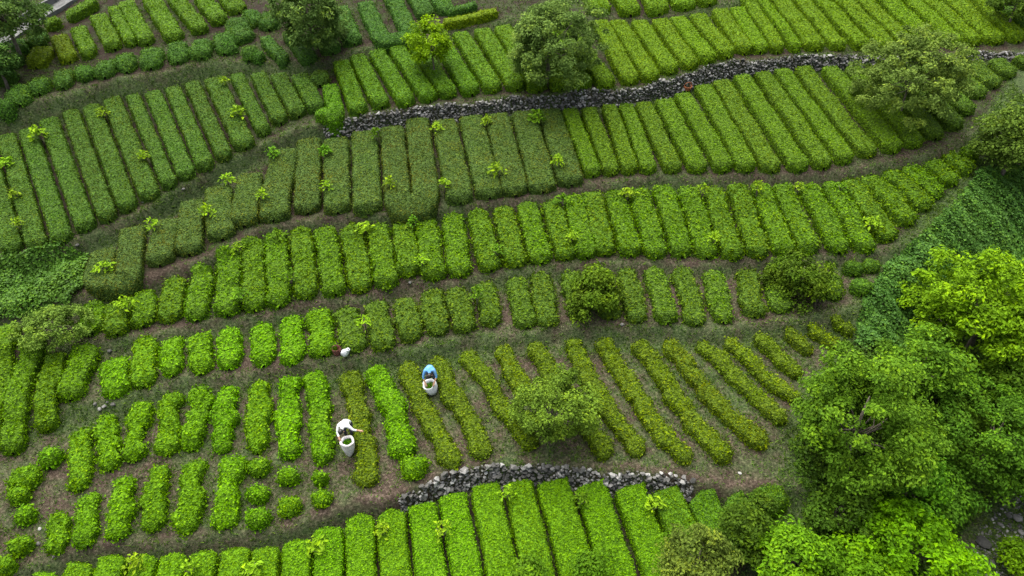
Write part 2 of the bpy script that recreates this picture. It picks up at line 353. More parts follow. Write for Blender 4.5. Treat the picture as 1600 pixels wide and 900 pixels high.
def hedge_row(items, row, colour, words, hh=.55, lump=.08, group='clipped tea hedges on the terraces', gap=.86, dens=1.0, lsize=.061, start=1, kind='tea hedge', name='tea_hedge', olive=.25, blunt=.25, colfun=None, endr=.2):
    """items: (pixel path from the uphill end to the downhill end, width in pixels, or None for the spacing)"""
    paths = [np.array(it[0], float) for it in items]
    tops = np.array([p[0][0] for p in paths]); mids = np.array([p.mean(0)[0] for p in paths])
    for i, it in enumerate(items):
        p = paths[i]; w = it[1]; opt = it[2] if len(it) > 2 else {}
        h_ = opt.get('hh', hh)
        offs = np.full(len(p), h_*.95)
        if not opt.get('flat'): offs[-1] = .1
        W = np.array([pt(a, b, o) for (a, b), o in zip(p, offs)])
        if w is None:
            nb = [abs(mids[i]-mids[j]) for j in (i-1, i+1) if 0 <= j < len(items)]
            w = min(nb)*gap
        dz = depth_of(W.mean(0))
        if opt.get('m'): wm = opt['m']
        else:
            dv = W[-1][:2]-W[0][:2]
            if 'u' in opt: dv = W[1][:2]-W[0][:2]
            wm = w*dz/FPX*abs(dv[1])/max(np.linalg.norm(dv), 1e-6)
        wm = max(wm-(.055 if blunt < .35 else .02)*max(0, (dz-27)/10), .3)
        me, ctr = hedge_mesh(W[:, :2], wm, h_, opt.get('lump', lump), 100+len(HEDGES)*17, dens, lsize, min(endr, wm*.45), blunt)
        c = opt.get('col', colour)
        if colfun: c = colfun(i, mids[i], c)
        o = link(name, me); o.location = ctr; o.color = (*c[:3], opt.get('olive', olive) if len(c) < 4 else c[3])
        wd_ = opt.get('words', words)
        tag(o, f"{wd_} {kind}, {ordinal(start+i)} from left {row}", 'tea bush' if 'bush' in kind else 'tea hedge', group)
        HEDGES.append((ctr, start+i, row, wd_))
def bushes(items, row, colour, words, hh=.5, lump=.2, start=1, **kw):
    its = [(((x, y-r*.9), (x, y+r*.95)), r*1.9, dict(o)) for (x, y, r, *oo) in items for o in [oo[0] if oo else {}]]
    hedge_row(its, row, colour, words, hh, lump, start=start, kind='round tea bush', name='tea_bush', endr=.6, blunt=.5, **kw)

BRIGHT = (.135, .29, .007); MID = (.115, .22, .018); TOPC = (.15, .265, .01); DARK = (.085, .145, .03); OLIVE = (.125, .19, .014); LEFTC = (.082, .165, .022)
# --- top left plot
hedge_row([(((68,72),(56,106)),32,{'col':(.15,.22,.01)}),(((90,53),(110,97)),30,{'col':(.15,.23,.01)}),(((120,40),(143,90)),29),(((152,20),(180,78)),31),(((175,8),(207,72)),22),(((195,0),(231,70)),30),(((233,-10),(275,64)),34),(((270,-12),(316,52)),32),(((312,-12),(346,38)),33),(((348,-20),(374,20)),36)],
  'in the top left plot', MID, 'yellow-green', .46, .09, olive=.3)
bushes([(8,170,20),(30,147,20),(62,132,17),(99,122,18),(131,112,16),(164,105,18),(197,96,18),(236,90,19),(278,81,19),(315,75,19),(352,66,20),(390,82,15)],
  'under the top left plot', (.075, .17, .025), 'dark green')
bushes([(10,118,16),(22,92,15),(30,72,15),(58,57,18),(372,46,24),(393,27,17),(403,88,13),(420,30,18)], 'edging the top left plot', (.07, .165, .025), 'dark green')
hedge_row([(((70,36),(92,26)),16,{'m':.75,'flat':1}),(((103,22),(150,-4)),16,{'m':.85,'flat':1})], 'beside the concrete path', MID, 'short green', .5)
# --- top middle plot behind the yellow-leaved tree
hedge_row([(((412,55),(447,102)),25),(((452,45),(486,100)),32),(((488,18),(520,84)),32),(((528,8),(554,70)),32),(((570,2),(597,60),(643,50),(608,-10)),30,{'u':1}),(((645,-15),(668,27)),32),(((682,-15),(700,22)),31),(((700,16),(745,2)),18,{'m':.6,'flat':1}),(((692,32),(778,13)),20,{'m':.62,'flat':1,'col':(.2,.3,.01),'words':'long yellow-green'})],
  'in the top middle plot', (.075, .17, .03), 'dark green', .42, .08)
hedge_row([(((918,-30),(941,23)),34),(((962,-30),(985,25)),36),(((1008,-30),(1030,23)),36),(((1050,-30),(1070,16)),36),(((1088,-30),(1108,9)),34)], 'in the strip at the top edge', (.15, .28, .012), 'bright green', .5, .08)
# --- plot above the long stone wall
t0 = [(((515,130),(526,180),(496,182)),26,{'u':1}),(((532,93),(562,179)),29),(((557,82),(597,169)),29),(((587,75),(637,166)),30),(((619,70),(672,159)),30),(((650,66),(703,153)),30),(((686,57),(738,149)),30),(((718,48),(772,144)),30),(((752,42),(808,141)),31),(((784,38),(842,143)),31),(((815,36),(878,141)),31),(((846,34),(913,139)),31),(((878,32),(949,137)),32),
 (((937,29),(986,132)),29),(((964,29),(1018,127)),29),(((997,30),(1048,116)),29),(((1030,27),(1079,108)),29),(((1057,24),(1108,98)),28),(((1089,20),(1136,91)),28),(((1124,12),(1163,84)),28),(((1151,9),(1188,83)),26)]
t0.insert(13, (((908,30),(966,134)),22))
del t0[13]
gt = [1161,1186,1207,1245,1275,1305,1340,1372,1410,1440,1470,1510,1542,1580,1615]; gb = [1200,1231,1257,1293,1329,1367,1401,1436,1476,1508,1538,1577,1606,1642,1680]; yb = [83,81,79,78,77,77,76,75,73,71,69,66,63,60]
for i in range(0, 14):
    a0, a1 = (gt[i]+gt[i+1])/2, (gb[i]+gb[i+1])/2; dx = (a1-a0)/75*40
    t0.append((((a0-dx, -40), (a1, yb[i])), min(gt[i+1]-gt[i], gb[i+1]-gb[i])*.86))
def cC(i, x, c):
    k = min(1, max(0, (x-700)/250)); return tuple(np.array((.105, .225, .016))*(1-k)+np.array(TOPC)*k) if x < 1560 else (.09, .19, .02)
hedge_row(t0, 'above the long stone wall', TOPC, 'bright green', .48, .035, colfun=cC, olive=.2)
# --- left plot
G = [(-45,238,5,395),(-8,217,41,390),(25,210,82,385),(57,200,119,366),(90,174,156,350),(122,166,187,336),(154,156,219,318),(188,148,255,300),(220,146,280,283),(254,144,309,270),(282,135,340,258),(315,129,367,240),(350,122,402,219),(387,117,426,198),(417,118,453,184),(450,118,482,176),(482,120,512,167)]
hedge_row([((((a[0]+b[0])/2, (a[1]+b[1])/2-6), ((a[2]+b[2])/2, (a[3]+b[3])/2+3)), min(b[0]-a[0], b[2]-a[2])*.96+1) for a, b in zip(G[:-1], G[1:])], 'in the left plot', LEFTC, 'mid green', .46, .05, olive=.35)
bushes([(500,120,16)], 'at the right end of the left plot', LEFTC, 'small dark')
# --- plot under the long stone wall
DK = {'col': DARK, 'words': 'broad dark green', 'olive': .8}
def dk(**k): return {**DK, **k}
its = [(((163,388),(148,436),(200,434),(210,360)),40,dk(u=1)),(((262,340),(250,415)),41,dk()),(((301,310),(296,399)),39,dk()),(((340,288),(342,330),(348,374)),43,dk()),(((390,268),(384,310),(382,354)),41,dk()),(((446,230),(432,290),(428,346)),44,dk()),(((482,211),(481,334)),39,dk()),(((525,213),(528,333)),40,dk()),(((569,203),(576,336)),42,dk()),(((612,195),(622,316),(667,312),(652,189)),40,dk(u=1)),
 (((693,184),(720,319)),40,dk()),(((735,179),(765,310)),40,dk()),(((775,175),(806,306)),40,dk()),(((818,171),(849,301)),41,dk()),(((858,168),(893,291)),39,dk())]
R = [(890,167,927,276),(919,165,956,274),(951,161,985,272),(978,159,1014,271),(1004,157,1052,270),(1036,153,1091,270),(1065,143,1132,269),(1097,130,1167,269),(1126,122,1207,269),(1157,115,1250,268),(1190,110,1287,264),(1220,105,1322,256),(1253,101,1357,246),(1296,101,1396,239),(1332,101,1430,231),(1370,101,1462,218),(1405,100,1494,203),(1445,98,1512,180),(1485,96,1531,153),(1520,93,1553,138),(1554,89,1579,122),(1586,85,1607,106)]
for i, a in enumerate(R):
    nb = [abs((a[0]+a[2])/2-(R[j][0]+R[j][2])/2) for j in (i-1, i+1) if 0 <= j < len(R)]
    its.append((((a[0], a[1]), (a[2], a[3])), min(nb)*.87 if i < 15 else 30, {'words': 'narrow bright green'}))
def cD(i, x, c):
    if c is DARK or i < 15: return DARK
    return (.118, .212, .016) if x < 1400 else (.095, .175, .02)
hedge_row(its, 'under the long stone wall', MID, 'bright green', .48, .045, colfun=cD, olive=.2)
# --- fourth terrace from the bottom
E = [(140,462,144,522,40),(178,460,185,524,41),(222,446,225,510,39),(268,424,267,503,38),(311,403,308,501,38),(352,376,357,494,40),(391,360,399,486,38),(428,353,438,480,38),(467,346,480,467,38),(505,346,524,462,38),(546,341,567,457,40),(588,340,606,453,40),(628,337,641,432,40),(664,334,679,438,39),(706,324,720,433,38),(745,317,768,424,38),(785,314,807,417,37),(824,307,846,412,37),(862,306,885,406,35),(896,299,917,404,35),(925,295,946,399,35),(960,290,986,400,36),(998,289,1026,404,37),(1036,287,1066,402,36),(1075,287,1105,404,36),(1112,285,1144,407,36),(1152,283,1186,404,36),(1188,284,1226,400,35),(1222,283,1264,398,35),(1262,284,1311,396,36),(1300,281,1353,394,36),(1328,274,1389,377,36),(1358,267,1421,352,38),(1390,259,1446,330,36),(1420,253,1466,310,35),(1452,246,1491,290,36),(1480,237,1516,272,36),(1505,228,1523,250,30)]
hedge_row([(((a, b), (c, d)), w*.95) for a, b, c, d, w in E], 'on the fourth terrace from the bottom', (.11, .215, .014), 'leafy green', .48, .1, lsize=.095, olive=.25, blunt=.34, endr=.26)
# --- third terrace
F1 = [(178,556,182,620,44),(220,520,226,605,39),(266,520,271,587,36),(312,515,314,585,38),(358,506,358,577,36),(408,498,412,572,37),(453,488,458,569,36),(496,476,506,557,40)]
F2 = [(538,473,556,550,43),(586,464,601,547,42),(632,462,643,535,41),(672,447,686,524,42),(712,441,728,519,42),(755,435,770,510,38),(804,426,824,512,38),(845,417,857,510,38),(893,417,905,498,36),(938,420,955,499,34),(979,411,998,504,37),(1022,411,1043,506,37),(1067,411,1089,509,37),(1114,417,1131,505,37),(1168,417,1178,496,38),(1210,418,1219,488,38),(1300,424,1301,468,36)]
hedge_row([(((a, b), (c, d)), w) for a, b, c, d, w in F1], 'on the third terrace from the bottom', BRIGHT, 'vivid green', .42, .14, lsize=.1, olive=.0, blunt=.42, endr=.32)
hedge_row([(((a, b), (c, d)), w*.93) for a, b, c, d, w in F2], 'on the third terrace from the bottom', (.102, .182, .02), 'dull green', .42, .14, lsize=.1, start=9, olive=.15, blunt=.42, endr=.32)
bushes([(1335,416,16),(1362,412,15),(1345,446,17)], 'at the right end of the third terrace', (.085, .18, .018), 'small leafy')
# --- second terrace, bushy rows on the left
GL = [(((130,664),(124,768)),36),(((166,642),(172,736)),36),(((226,622),(209,660),(213,720)),32),(((276,606),(261,640),(262,711)),33),(((313,597),(303,704)),36),(((356,597),(346,708)),36),(((404,587),(403,709)),37),(((450,582),(453,718)),37),(((490,575),(500,640),(503,690),(500,726)),35,{'olive':.4})]
hedge_row(GL, 'in the upper row on the second terrace', BRIGHT, 'vivid green', .42, .27, lsize=.105, olive=0, blunt=.45, endr=.32)
GB = [(((85,797),(93,865)),37),(((132,768),(139,853)),37),(((191,738),(188,842)),38),(((252,720),(240,765),(235,831)),37),(((299,714),(297,770),(290,835)),38),(((366,706),(352,765),(353,826)),37)]
hedge_row(GB, 'in the lower row on the second terrace', BRIGHT, 'vivid green', .42, .27, lsize=.105, olive=0, blunt=.45, endr=.32)
bushes([(407,728,19),(402,770,18),(401,808,20),(450,742,18),(450,790,20),(500,746,14,{'olive':.5}),(503,776,18,{'olive':.5}),(646,728,23)], 'along the second terrace edge', BRIGHT, 'vivid green', lsize=.105, olive=0)
bushes([(78,713,20),(38,745,24),(30,772,18),(38,803,19),(30,850,20),(5,882,20)], 'by the lower left path', BRIGHT, 'vivid green', lsize=.105, olive=0)
hedge_row([(((12,503),(0,600),(-16,700)),30),(((54,522),(31,590),(21,710)),34),(((84,545),(69,610),(75,675)),33),(((130,530),(118,575),(110,626)),39)], 'in the plot at the left edge', (.118, .232, .012), 'bright green', .5, .12, lsize=.095, olive=.1)
# --- second terrace, long thin rows on the right
GR = [(((545,576),(560,650),(574,700),(570,760)),34),(((583,568),(605,612),(625,665),(633,716)),40,{'col':BRIGHT,'words':'vivid green','hh':.55,'olive':0}),(((633,560),(656,620),(685,680),(713,731)),34),(((680,552),(705,610),(738,662),(757,716)),33),(((726,544),(760,590),(792,640),(835,700)),32),(((783,536),(803,580),(835,625)),34),(((832,530),(857,572),(890,620),(936,685),(950,716)),34),(((893,524),(915,580),(947,628),(985,682),(1003,712)),34),(((940,523),(970,575),(1010,638),(1050,690),(1078,722)),35),(((998,529),(1040,590),(1090,660),(1138,722)),35),(((1043,528),(1090,588),(1140,645),(1197,700)),35),(((1093,530),(1140,573),(1190,622),(1228,660)),35),(((1138,522),(1165,552),(1200,587),(1250,628)),30),(((1183,517),(1215,550),(1252,588)),30),(((1230,506),(1250,530),(1268,553)),28),(((1266,500),(1295,527),(1318,550)),28),(((1303,488),(1332,522)),26)]
hedge_row(GR, 'in the sparse second terrace rows', OLIVE, 'low olive green', .34, .2, lsize=.09, olive=.4, blunt=.42, endr=.32)
# --- bottom terrace
HB = [(77,888,50,960,44),(130,873,100,962,44),(177,860,152,962,40),(225,858,205,962,38),(270,856,255,962,39),(318,853,308,962,40),(368,848,360,962,43),(416,848,410,962,40),(463,836,462,962,41),(512,816,514,962,42),(560,795,567,962,42),(608,786,625,962,43),(658,781,683,962,43),(705,766,742,962,43),(757,750,797,962,45),(808,743,857,962,45),(862,743,920,962,51),(922,748,985,962,49),(983,750,1050,950,48),(1037,756,1100,905,49),(1095,760,1150,880,50),(1142,768,1195,850,42)]
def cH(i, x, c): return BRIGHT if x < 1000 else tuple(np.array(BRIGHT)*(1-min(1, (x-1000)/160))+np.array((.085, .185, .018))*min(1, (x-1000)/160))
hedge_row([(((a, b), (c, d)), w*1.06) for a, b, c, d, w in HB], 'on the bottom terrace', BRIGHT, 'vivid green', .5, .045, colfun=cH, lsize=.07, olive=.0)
bushes([(1203,776,36)], 'at the right end of the bottom terrace', (.09, .19, .018), 'big dark', hh=.9)

# ------------------------------------------------------------------ tea saplings standing out of the hedges
SAP = [(348,123),(372,172),(222,240),(18,300),(28,345),(10,250),(60,205),(425,235),(355,275),(322,330),(408,303),(240,350),(162,412),(370,385),(505,235),(510,290),(588,210),(608,285),(693,285),(780,265),(870,250),(758,187),(682,195),(840,180),(878,308),(435,365),(452,430),(568,350),(645,345),(660,405),(780,385),(895,367),(983,297),(1100,297),(1115,368),(1186,294),(1250,287),(1318,288),(1364,342),(193,475),(372,458),(570,500),(745,462),(495,850),(598,822),(695,825),(795,768),(905,775),(1018,788),(205,882),(295,885),(390,888),(1045,845),(160,170),(1280,460)]
def sapling(px, py, k):
    r = np.random.default_rng(900+k); P = pt(px, py, .75); g = float(H(P[0], P[1])); hgt = P[2]-g+.12
    root = empty('tea_sapling', (P[0], P[1], g))
    sz = r.uniform(.65, 1.1); n = int(r.integers(45, 85)); a = r.uniform(0, 6.28, n); rr = r.uniform(.03, .36, n)*sz
    Pp = np.stack([np.cos(a)*rr, np.sin(a)*rr*.9, hgt-rr*.55+r.uniform(-.22, .12, n)], -1)
    N = unit(np.stack([np.cos(a)*.5, np.sin(a)*.5, np.ones(n)], -1))
    V, Q = leaves(Pp, N, .2*sz*max(.9, depth_of(P)/30), .35, .5, .5, .1)
    bright = r.random() < .72
    c = (.24, .4, .03) if bright else (.12, .25, .02)
    me = raw_mesh('foliage', V, None, Q, np.repeat(np.clip(r.beta(2.5, 1.8, n), 0, 1), 4))
    link('foliage', me, M['leaf'], root, (*c, 0))
    bm = bmesh.new()
    for j in range(4):
        an = r.uniform(0, 6.28); tip = Vector((math.cos(an)*.2, math.sin(an)*.2, hgt-.12)); tube(bm, [Vector((0, 0, -.02)), Vector((math.cos(an)*.04, math.sin(an)*.04, hgt*.5)), tip], [.018, .013, .006], 5)
    link('stem', bm_mesh(bm, 'stem'), M['bark'], root)
    d = [np.linalg.norm(h[0][:2]-P[:2]) for h in HEDGES]; h = HEDGES[int(np.argmin(d))]
    return root, h, bright
def tube(bm, pts, rad, seg=6, cap=True):
    rings = []
    for i, p in enumerate(pts):
        t = (pts[min(i+1, len(pts)-1)]-pts[max(i-1, 0)]).normalized()
        x = t.orthogonal().normalized() if i == 0 else (rings[-1][1]-t*rings[-1][1].dot(t)).normalized()
        y = t.cross(x)
        rings.append(([bm.verts.new(p+(x*math.cos(2*math.pi*k/seg)+y*math.sin(2*math.pi*k/seg))*rad[i]) for k in range(seg)], x))
    for (a, _), (b, _) in zip(rings[:-1], rings[1:]):
        for k in range(seg): bm.faces.new((a[k], a[(k+1) % seg], b[(k+1) % seg], b[k]))
    if cap:
        bm.faces.new(rings[-1][0]); bm.faces.new(rings[0][0][::-1])
def bm_mesh(bm, name, smooth=True):
    bmesh.ops.recalc_face_normals(bm, faces=bm.faces[:])
    me = bpy.data.meshes.new(name); bm.to_mesh(me); bm.free()
    if smooth: me.polygons.foreach_set('use_smooth', np.ones(len(me.polygons), bool))
    return me
saps = [(*sapling(x, y, k), y, x) for k, (x, y) in enumerate(SAP)]
cnt = {}
for s_ in saps: cnt.setdefault((s_[1][1], s_[1][2]), []).append(s_)
for key, lst in cnt.items():
    lst.sort(key=lambda s_: s_[3])
    for j, (root, h, bright, y, x) in enumerate(lst):
        pos = '' if len(lst) == 1 else ('upper ' if j == 0 else ('lower ' if j == len(lst)-1 else 'middle '))
        short = key[1].replace('on the ', 'on ').replace('in the ', 'in ').replace('from the bottom', 'from bottom').replace('along the lower edge of the', 'edging').replace('below the low wall', '')
        root.rotation_euler = (random.uniform(-.12, .12), random.uniform(-.12, .12), random.uniform(0, 6.28)); root.scale = (1, 1, random.uniform(.85, 1.15))
        tag(root, f"{pos}{'yellow-green' if bright else 'green'} sapling by {ordinal(key[0])} {'bush' if 'under the top left' in key[1] else 'hedge'} from left {short}".strip(), 'sapling', 'leafy saplings standing out of the hedges')

# ------------------------------------------------------------------ trees
def tree(name, px, py, wpx, hpx, hc, colour, label, leaf=.13, dens=1.0, trunk=.09, seed=0, clump=.42, group=None, droop=.15, olive=.1, cat='tree', open_=.0, lean=(0, 0)):
    r = np.random.default_rng(3000+seed)
    C = pt(px, py, hc); z = depth_of(C); g = float(H(C[0], C[1]))
    rx = wpx*z/FPX/2; rz = min(hpx*z/FPX/2*1.0, (C[2]-g)*.98)
    root = empty(name, (C[0], C[1], g)); cz = C[2]-g
    ncl = int(max(18, 40*(rx*rx*rz)**.667/(clump/.42)**2)*dens)
    u = unit(r.normal(size=(ncl*3, 3))); u = u[u[:, 2] > -.75][:ncl]
    # uneven outline: lobes
    lob = unit(r.normal(size=(9, 3))); amp = r.uniform(.1, .5, 9)
    rad = .62+sum(a*np.clip(u @ l, 0, 1)**3 for a, l in zip(amp, lob))
    rad = np.minimum(rad, 1.12)*r.uniform(.3, 1.12, len(u))**.5
    cc = u*rad[:, None]*np.array([rx, rx*.95, rz])
    if open_: cc = cc[r.random(len(cc)) > open_*.5]
    Ps, Ns, T = [], [], []
    lp = int(125*(clump/.42)**2*(.13/leaf)**2)
    for c in cc:
        k = int(lp*r.uniform(.5, 1.3)); q_ = unit(r.normal(size=(k, 3)))
        cr = clump*r.uniform(.45, 1.2)
        p_ = c+q_*np.array([1, 1, .62])*cr*(r.random((k, 1))**.45)
        Ps.append(p_); Ns.append(unit(q_*.7+np.array([0, 0, .8])+.25*unit(c[None])))
        T.append(np.clip(r.beta(2, 2, k)*.8+r.uniform(-.2, .4), 0, 1))
    Ps = np.concatenate(Ps); Ns = np.concatenate(Ns); T = np.concatenate(T)
    Ps[:, 2] = np.maximum(Ps[:, 2]+cz, .06)
    V, Q = leaves(Ps, Ns, leaf, .25, .58, .6, droop)
    link('crown', raw_mesh('crown', V, None, Q, np.repeat(T, 4)), M['leaf'], root, (colour[0]*1.24, colour[1]*1.24, colour[2]*1.0, olive))
    bm = bmesh.new(); fork = Vector((lean[0], lean[1], max(.25, cz-rz*.55)))
    tube(bm, [Vector((0, 0, -.15)), Vector((lean[0]*.3+.04, lean[1]*.3, fork.z*.5)), fork, Vector((lean[0]*.6, lean[1]*.6, cz+rz*.4))], [trunk*1.35, trunk, trunk*.8, trunk*.2], 8)
    for c in cc[r.permutation(len(cc))[:min(len(cc), 18)]]:
        e = Vector(c)+Vector((0, 0, cz)); s0 = fork.lerp(Vector((0, 0, cz)), r.uniform(0, .7)); mid = s0.lerp(e, .5)+Vector(r.normal(size=3)*.12)
        e = s0.lerp(e, .75); tube(bm, [s0, mid, e], [trunk*.34, trunk*.2, trunk*.07], 5)
    link('trunk', bm_mesh(bm, 'trunk'), M['bark'], root)
    tag(root, label, cat, group); return root
gr_ = 'trees in the gully on the right'
TREES = [
 ('broadleaf_tree', 857,62,158,140,2.4,(.145,.22,.07),'large grey-green tree with dense crown above the long stone wall',dict(leaf=.125,dens=1.15,trunk=.12,olive=.15)),
 ('broadleaf_tree', 674,64,72,84,2.0,(.2,.37,.02),'small yellow-green tree with bare thin trunk in the plot above the wall',dict(leaf=.14,dens=.95,trunk=.05,open_=.3)),
 ('broadleaf_tree', 1427,114,165,135,2.4,(.16,.235,.065),'airy pale green tree near the right end of the long stone wall',dict(leaf=.12,dens=1.0,trunk=.06,open_=.15,clump=.36)),
 ('broadleaf_tree', 862,642,132,112,1.4,(.14,.24,.04),'bushy pale green tree standing in the sparse rows of second terrace',dict(leaf=.1,dens=1.0,trunk=.05,clump=.32,open_=.1)),
 ('broadleaf_tree', 482,28,128,105,2.0,(.115,.19,.06),'dark green tree in the top middle plot',dict(leaf=.15,dens=1.2,trunk=.1)),
 ('broadleaf_tree', 5,25,110,90,2.4,(.1,.185,.06),'dark tree at the top left corner beside the concrete path',dict(leaf=.15,dens=1.2,trunk=.1)),
 ('broadleaf_tree', -8,92,60,75,1.6,(.08,.15,.045),'dark shrubby tree at the left edge below the concrete path',dict(leaf=.14,dens=1.2,trunk=.07)),
 ('evergreen_shrub', 930,456,88,76,.85,(.085,.15,.014),'dark rounded shrub taller than hedges on the third terrace',dict(leaf=.13,dens=1.4,trunk=.05,cat='shrub',olive=.3)),
 ('evergreen_shrub', 1254,436,98,78,.85,(.075,.14,.014),'dark rounded shrub near the right end of the third terrace',dict(leaf=.13,dens=1.4,trunk=.05,cat='shrub',olive=.3)),
 ('broadleaf_tree', 1592,215,125,140,1.9,(.125,.215,.045),'pale leafy tree at the right edge beside the gully head',dict(leaf=.15,dens=1.1,trunk=.08,group=gr_)),
 ('broadleaf_tree', 1590,2,70,50,1.6,(.09,.17,.025),'small tree at the top right corner',dict(leaf=.15,trunk=.06)),
 ('broadleaf_tree', 1545,480,215,190,2.6,(.15,.265,.018),'bright yellow-green tree on the right edge above the gully',dict(leaf=.15,dens=1.1,trunk=.12,group=gr_)),
 ('broadleaf_tree', 1345,652,210,225,2.5,(.095,.175,.02),'large olive green tree right of the sparse rows',dict(leaf=.12,dens=1.15,trunk=.12,group=gr_)),
 ('broadleaf_tree', 1440,575,120,110,2.6,(.1,.185,.022),'mid green tree wedged between the olive and yellow-green trees',dict(leaf=.14,dens=1.2,trunk=.1,group=gr_)),
 ('broadleaf_tree', 1560,675,230,150,2.2,(.075,.175,.02),'dense deep green tree at the right edge under the yellow-green tree',dict(leaf=.12,dens=1.1,trunk=.12,group=gr_)),
 ('broadleaf_tree', 1425,748,120,110,1.8,(.085,.19,.018),'green tree below the olive tree in the gully',dict(leaf=.13,dens=1.2,trunk=.09,group=gr_)),
 ('broadleaf_tree', 1410,850,190,150,2.0,(.105,.24,.012),'vivid green tree at the bottom right beside the stony stream bed',dict(leaf=.14,dens=1.25,trunk=.1,group=gr_)),
 ('broadleaf_tree', 1480,775,100,80,1.4,(.07,.165,.02),'deep green tree overhanging the stony stream bed',dict(leaf=.13,dens=1.2,trunk=.08,group=gr_)),
 ('broadleaf_tree', 1480,645,130,110,2.0,(.085,.175,.02),'mid green tree filling the gap behind the deep green tree',dict(leaf=.14,dens=1.2,trunk=.09,group=gr_)),
 ('broadleaf_tree', 1340,905,150,120,1.6,(.1,.215,.014),'light green tree at bottom edge between two vivid ones',dict(leaf=.13,dens=1.2,trunk=.08,group=gr_)),
 ('broadleaf_tree', 1590,590,110,110,2.0,(.09,.18,.02),'leafy tree cut by the right edge under the yellow-green tree',dict(leaf=.14,dens=1.2,trunk=.09,group=gr_)),
 ('broadleaf_tree', 1245,868,120,110,1.7,(.11,.22,.016),'light green tree at bottom edge right of the dark shrub',dict(leaf=.13,dens=1.15,trunk=.07,group=gr_)),
 ('broadleaf_tree', 1092,870,105,105,1.7,(.125,.18,.04),'pale olive tree rising over the bottom terrace hedges',dict(leaf=.11,dens=1.1,trunk=.05,olive=.1)),
 ('evergreen_shrub', 1165,828,95,95,1.0,(.055,.11,.014),'dark shrub over the last hedges of the bottom terrace',dict(leaf=.12,dens=1.3,trunk=.05,cat='shrub')),
 ('evergreen_shrub', 1305,800,95,75,.8,(.06,.14,.018),'dark low shrub under the olive tree',dict(leaf=.12,dens=1.3,trunk=.05,cat='shrub')),
 ('evergreen_shrub', 1598,880,60,50,.8,(.12,.25,.015),'bright shrub in the bottom right corner',dict(leaf=.12,dens=1.3,trunk=.05,cat='shrub')),
 ('evergreen_shrub', 930,882,52,50,1.0,(.08,.16,.014),'small dark sapling tree over hedges at the bottom edge',dict(leaf=.11,dens=.9,trunk=.03,cat='shrub',open_=.3)),
 ('evergreen_shrub', 822,895,40,30,.95,(.08,.16,.014),'tiny dark leafy shrub cut by the bottom edge',dict(leaf=.11,dens=.9,trunk=.03,cat='shrub',open_=.3)),
 ('evergreen_shrub', 80,505,100,85,.75,(.16,.26,.06),'pale feathery shrub beside the vine patch on the left',dict(leaf=.1,clump=.26,dens=.75,trunk=.05,cat='shrub')),
]
for k, (nm, px, py, w, h_, hc, c, lb, kw) in enumerate(TREES): tree(nm, px, py, w, h_, hc, c, lb, seed=k, **kw)

# ------------------------------------------------------------------ creeping vines (ground cover), weeds
def scatter_poly(poly, n):
    W = march([p[0] for p in poly], [p[1] for p in poly])[:, :2]
    lo, hi = W.min(0), W.max(0); out = []
    while sum(map(len, out)) < n:
        q_ = rng.uniform(lo, hi, (n*2, 2)); ins = np.zeros(len(q_), bool)
        for i in range(len(W)):
            a, b = W[i], W[i-1]
            c = ((a[1] > q_[:, 1]) != (b[1] > q_[:, 1])) & (q_[:, 0] < (b[0]-a[0])*(q_[:, 1]-a[1])/(b[1]-a[1]+1e-9)+a[0])
            ins ^= c
        out.append(q_[ins])
    return np.concatenate(out)[:n]
def surf_normal(x, y):
    e = .08; return unit(np.stack([H(x-e, y)-H(x+e, y), H(x, y-e)-H(x, y+e), np.full(len(x), 2*e)], -1))
def cover(poly, n, size, colour, label, thick=.22):
    q_ = scatter_poly(poly, n); x, y = q_[:, 0], q_[:, 1]
    hump = thick*(.55+.45*np.sin(x*2.3+1)*np.sin(y*2.1+.4)+.25*np.sin(x*5.7+y*4.3))
    P = np.stack([x, y, H(x, y)+np.maximum(hump, .03)*rng.random(n)**.5], -1)
    V, Q = leaves(P, surf_normal(x, y), size, .25, .75, .5)
    t = np.clip(rng.beta(2, 2, n)+.15*np.sin(x*1.3)*np.sin(y*1.7), 0, 1)
    o = link('creeping_vines', raw_mesh('creeping_vines', V, None, Q, np.repeat(t, 4)), M['cover'], None, (*colour, .1)); o['kind'] = 'stuff'
    tag(o, label, 'vines'); return o
cover([(-60,410),(40,398),(110,385),(140,400),(128,455),(110,475),(60,500),(0,500),(-60,510)], 9000, .13, (.1, .23, .045), 'dense dark green creeping vines on the mound at the left edge', .4)
cover([(1335,545),(1345,480),(1385,415),(1440,370),(1500,310),(1530,270),(1640,250),(1640,420),(1520,450),(1440,520),(1400,560)], 26000, .13, (.085, .19, .045), 'dark creeping vines covering the slope of the gully', .4)
cover([(1230,700),(1340,540),(1400,545),(1520,450),(1640,400),(1640,760),(1540,790),(1480,860),(1400,960),(1180,960),(1260,800)], 26000, .13, (.085, .18, .03), 'mixed low undergrowth beneath the trees in the gully', .35)
# weeds and grass between the hedges and on the banks
n = 300000
x = rng.uniform(-31, 27, n); y = rng.uniform(-12.5, 24, n); keep = rng.random(n) < np.clip(grass_at(x, y)*.8+.05+.12*np.sin(x*.9+1)*np.sin(y*.8)+.06*np.sin(x*2.9)*np.sin(y*2.3), 0, 1)
x, y = x[keep], y[keep]; n = len(x)
blades = 4; bx = np.repeat(x, blades)+rng.normal(0, .05, n*blades); by = np.repeat(y, blades)+rng.normal(0, .05, n*blades)
P = np.stack([bx, by, H(bx, by)-.01], -1); nn = np.tile(np.array([0, 0, 1.]), (len(P), 1))
D = unit(rng.normal(size=(len(P), 3))*np.array([.8, .8, .2])+np.array([0, 0, .75])); Wd = unit(np.cross(D, rng.normal(size=(len(P), 3))))
s = rng.uniform(.05, .17, (len(P), 1))
V = np.stack([P-Wd*s*.16, P+Wd*s*.16, P+D*s], 1).reshape(-1, 3)
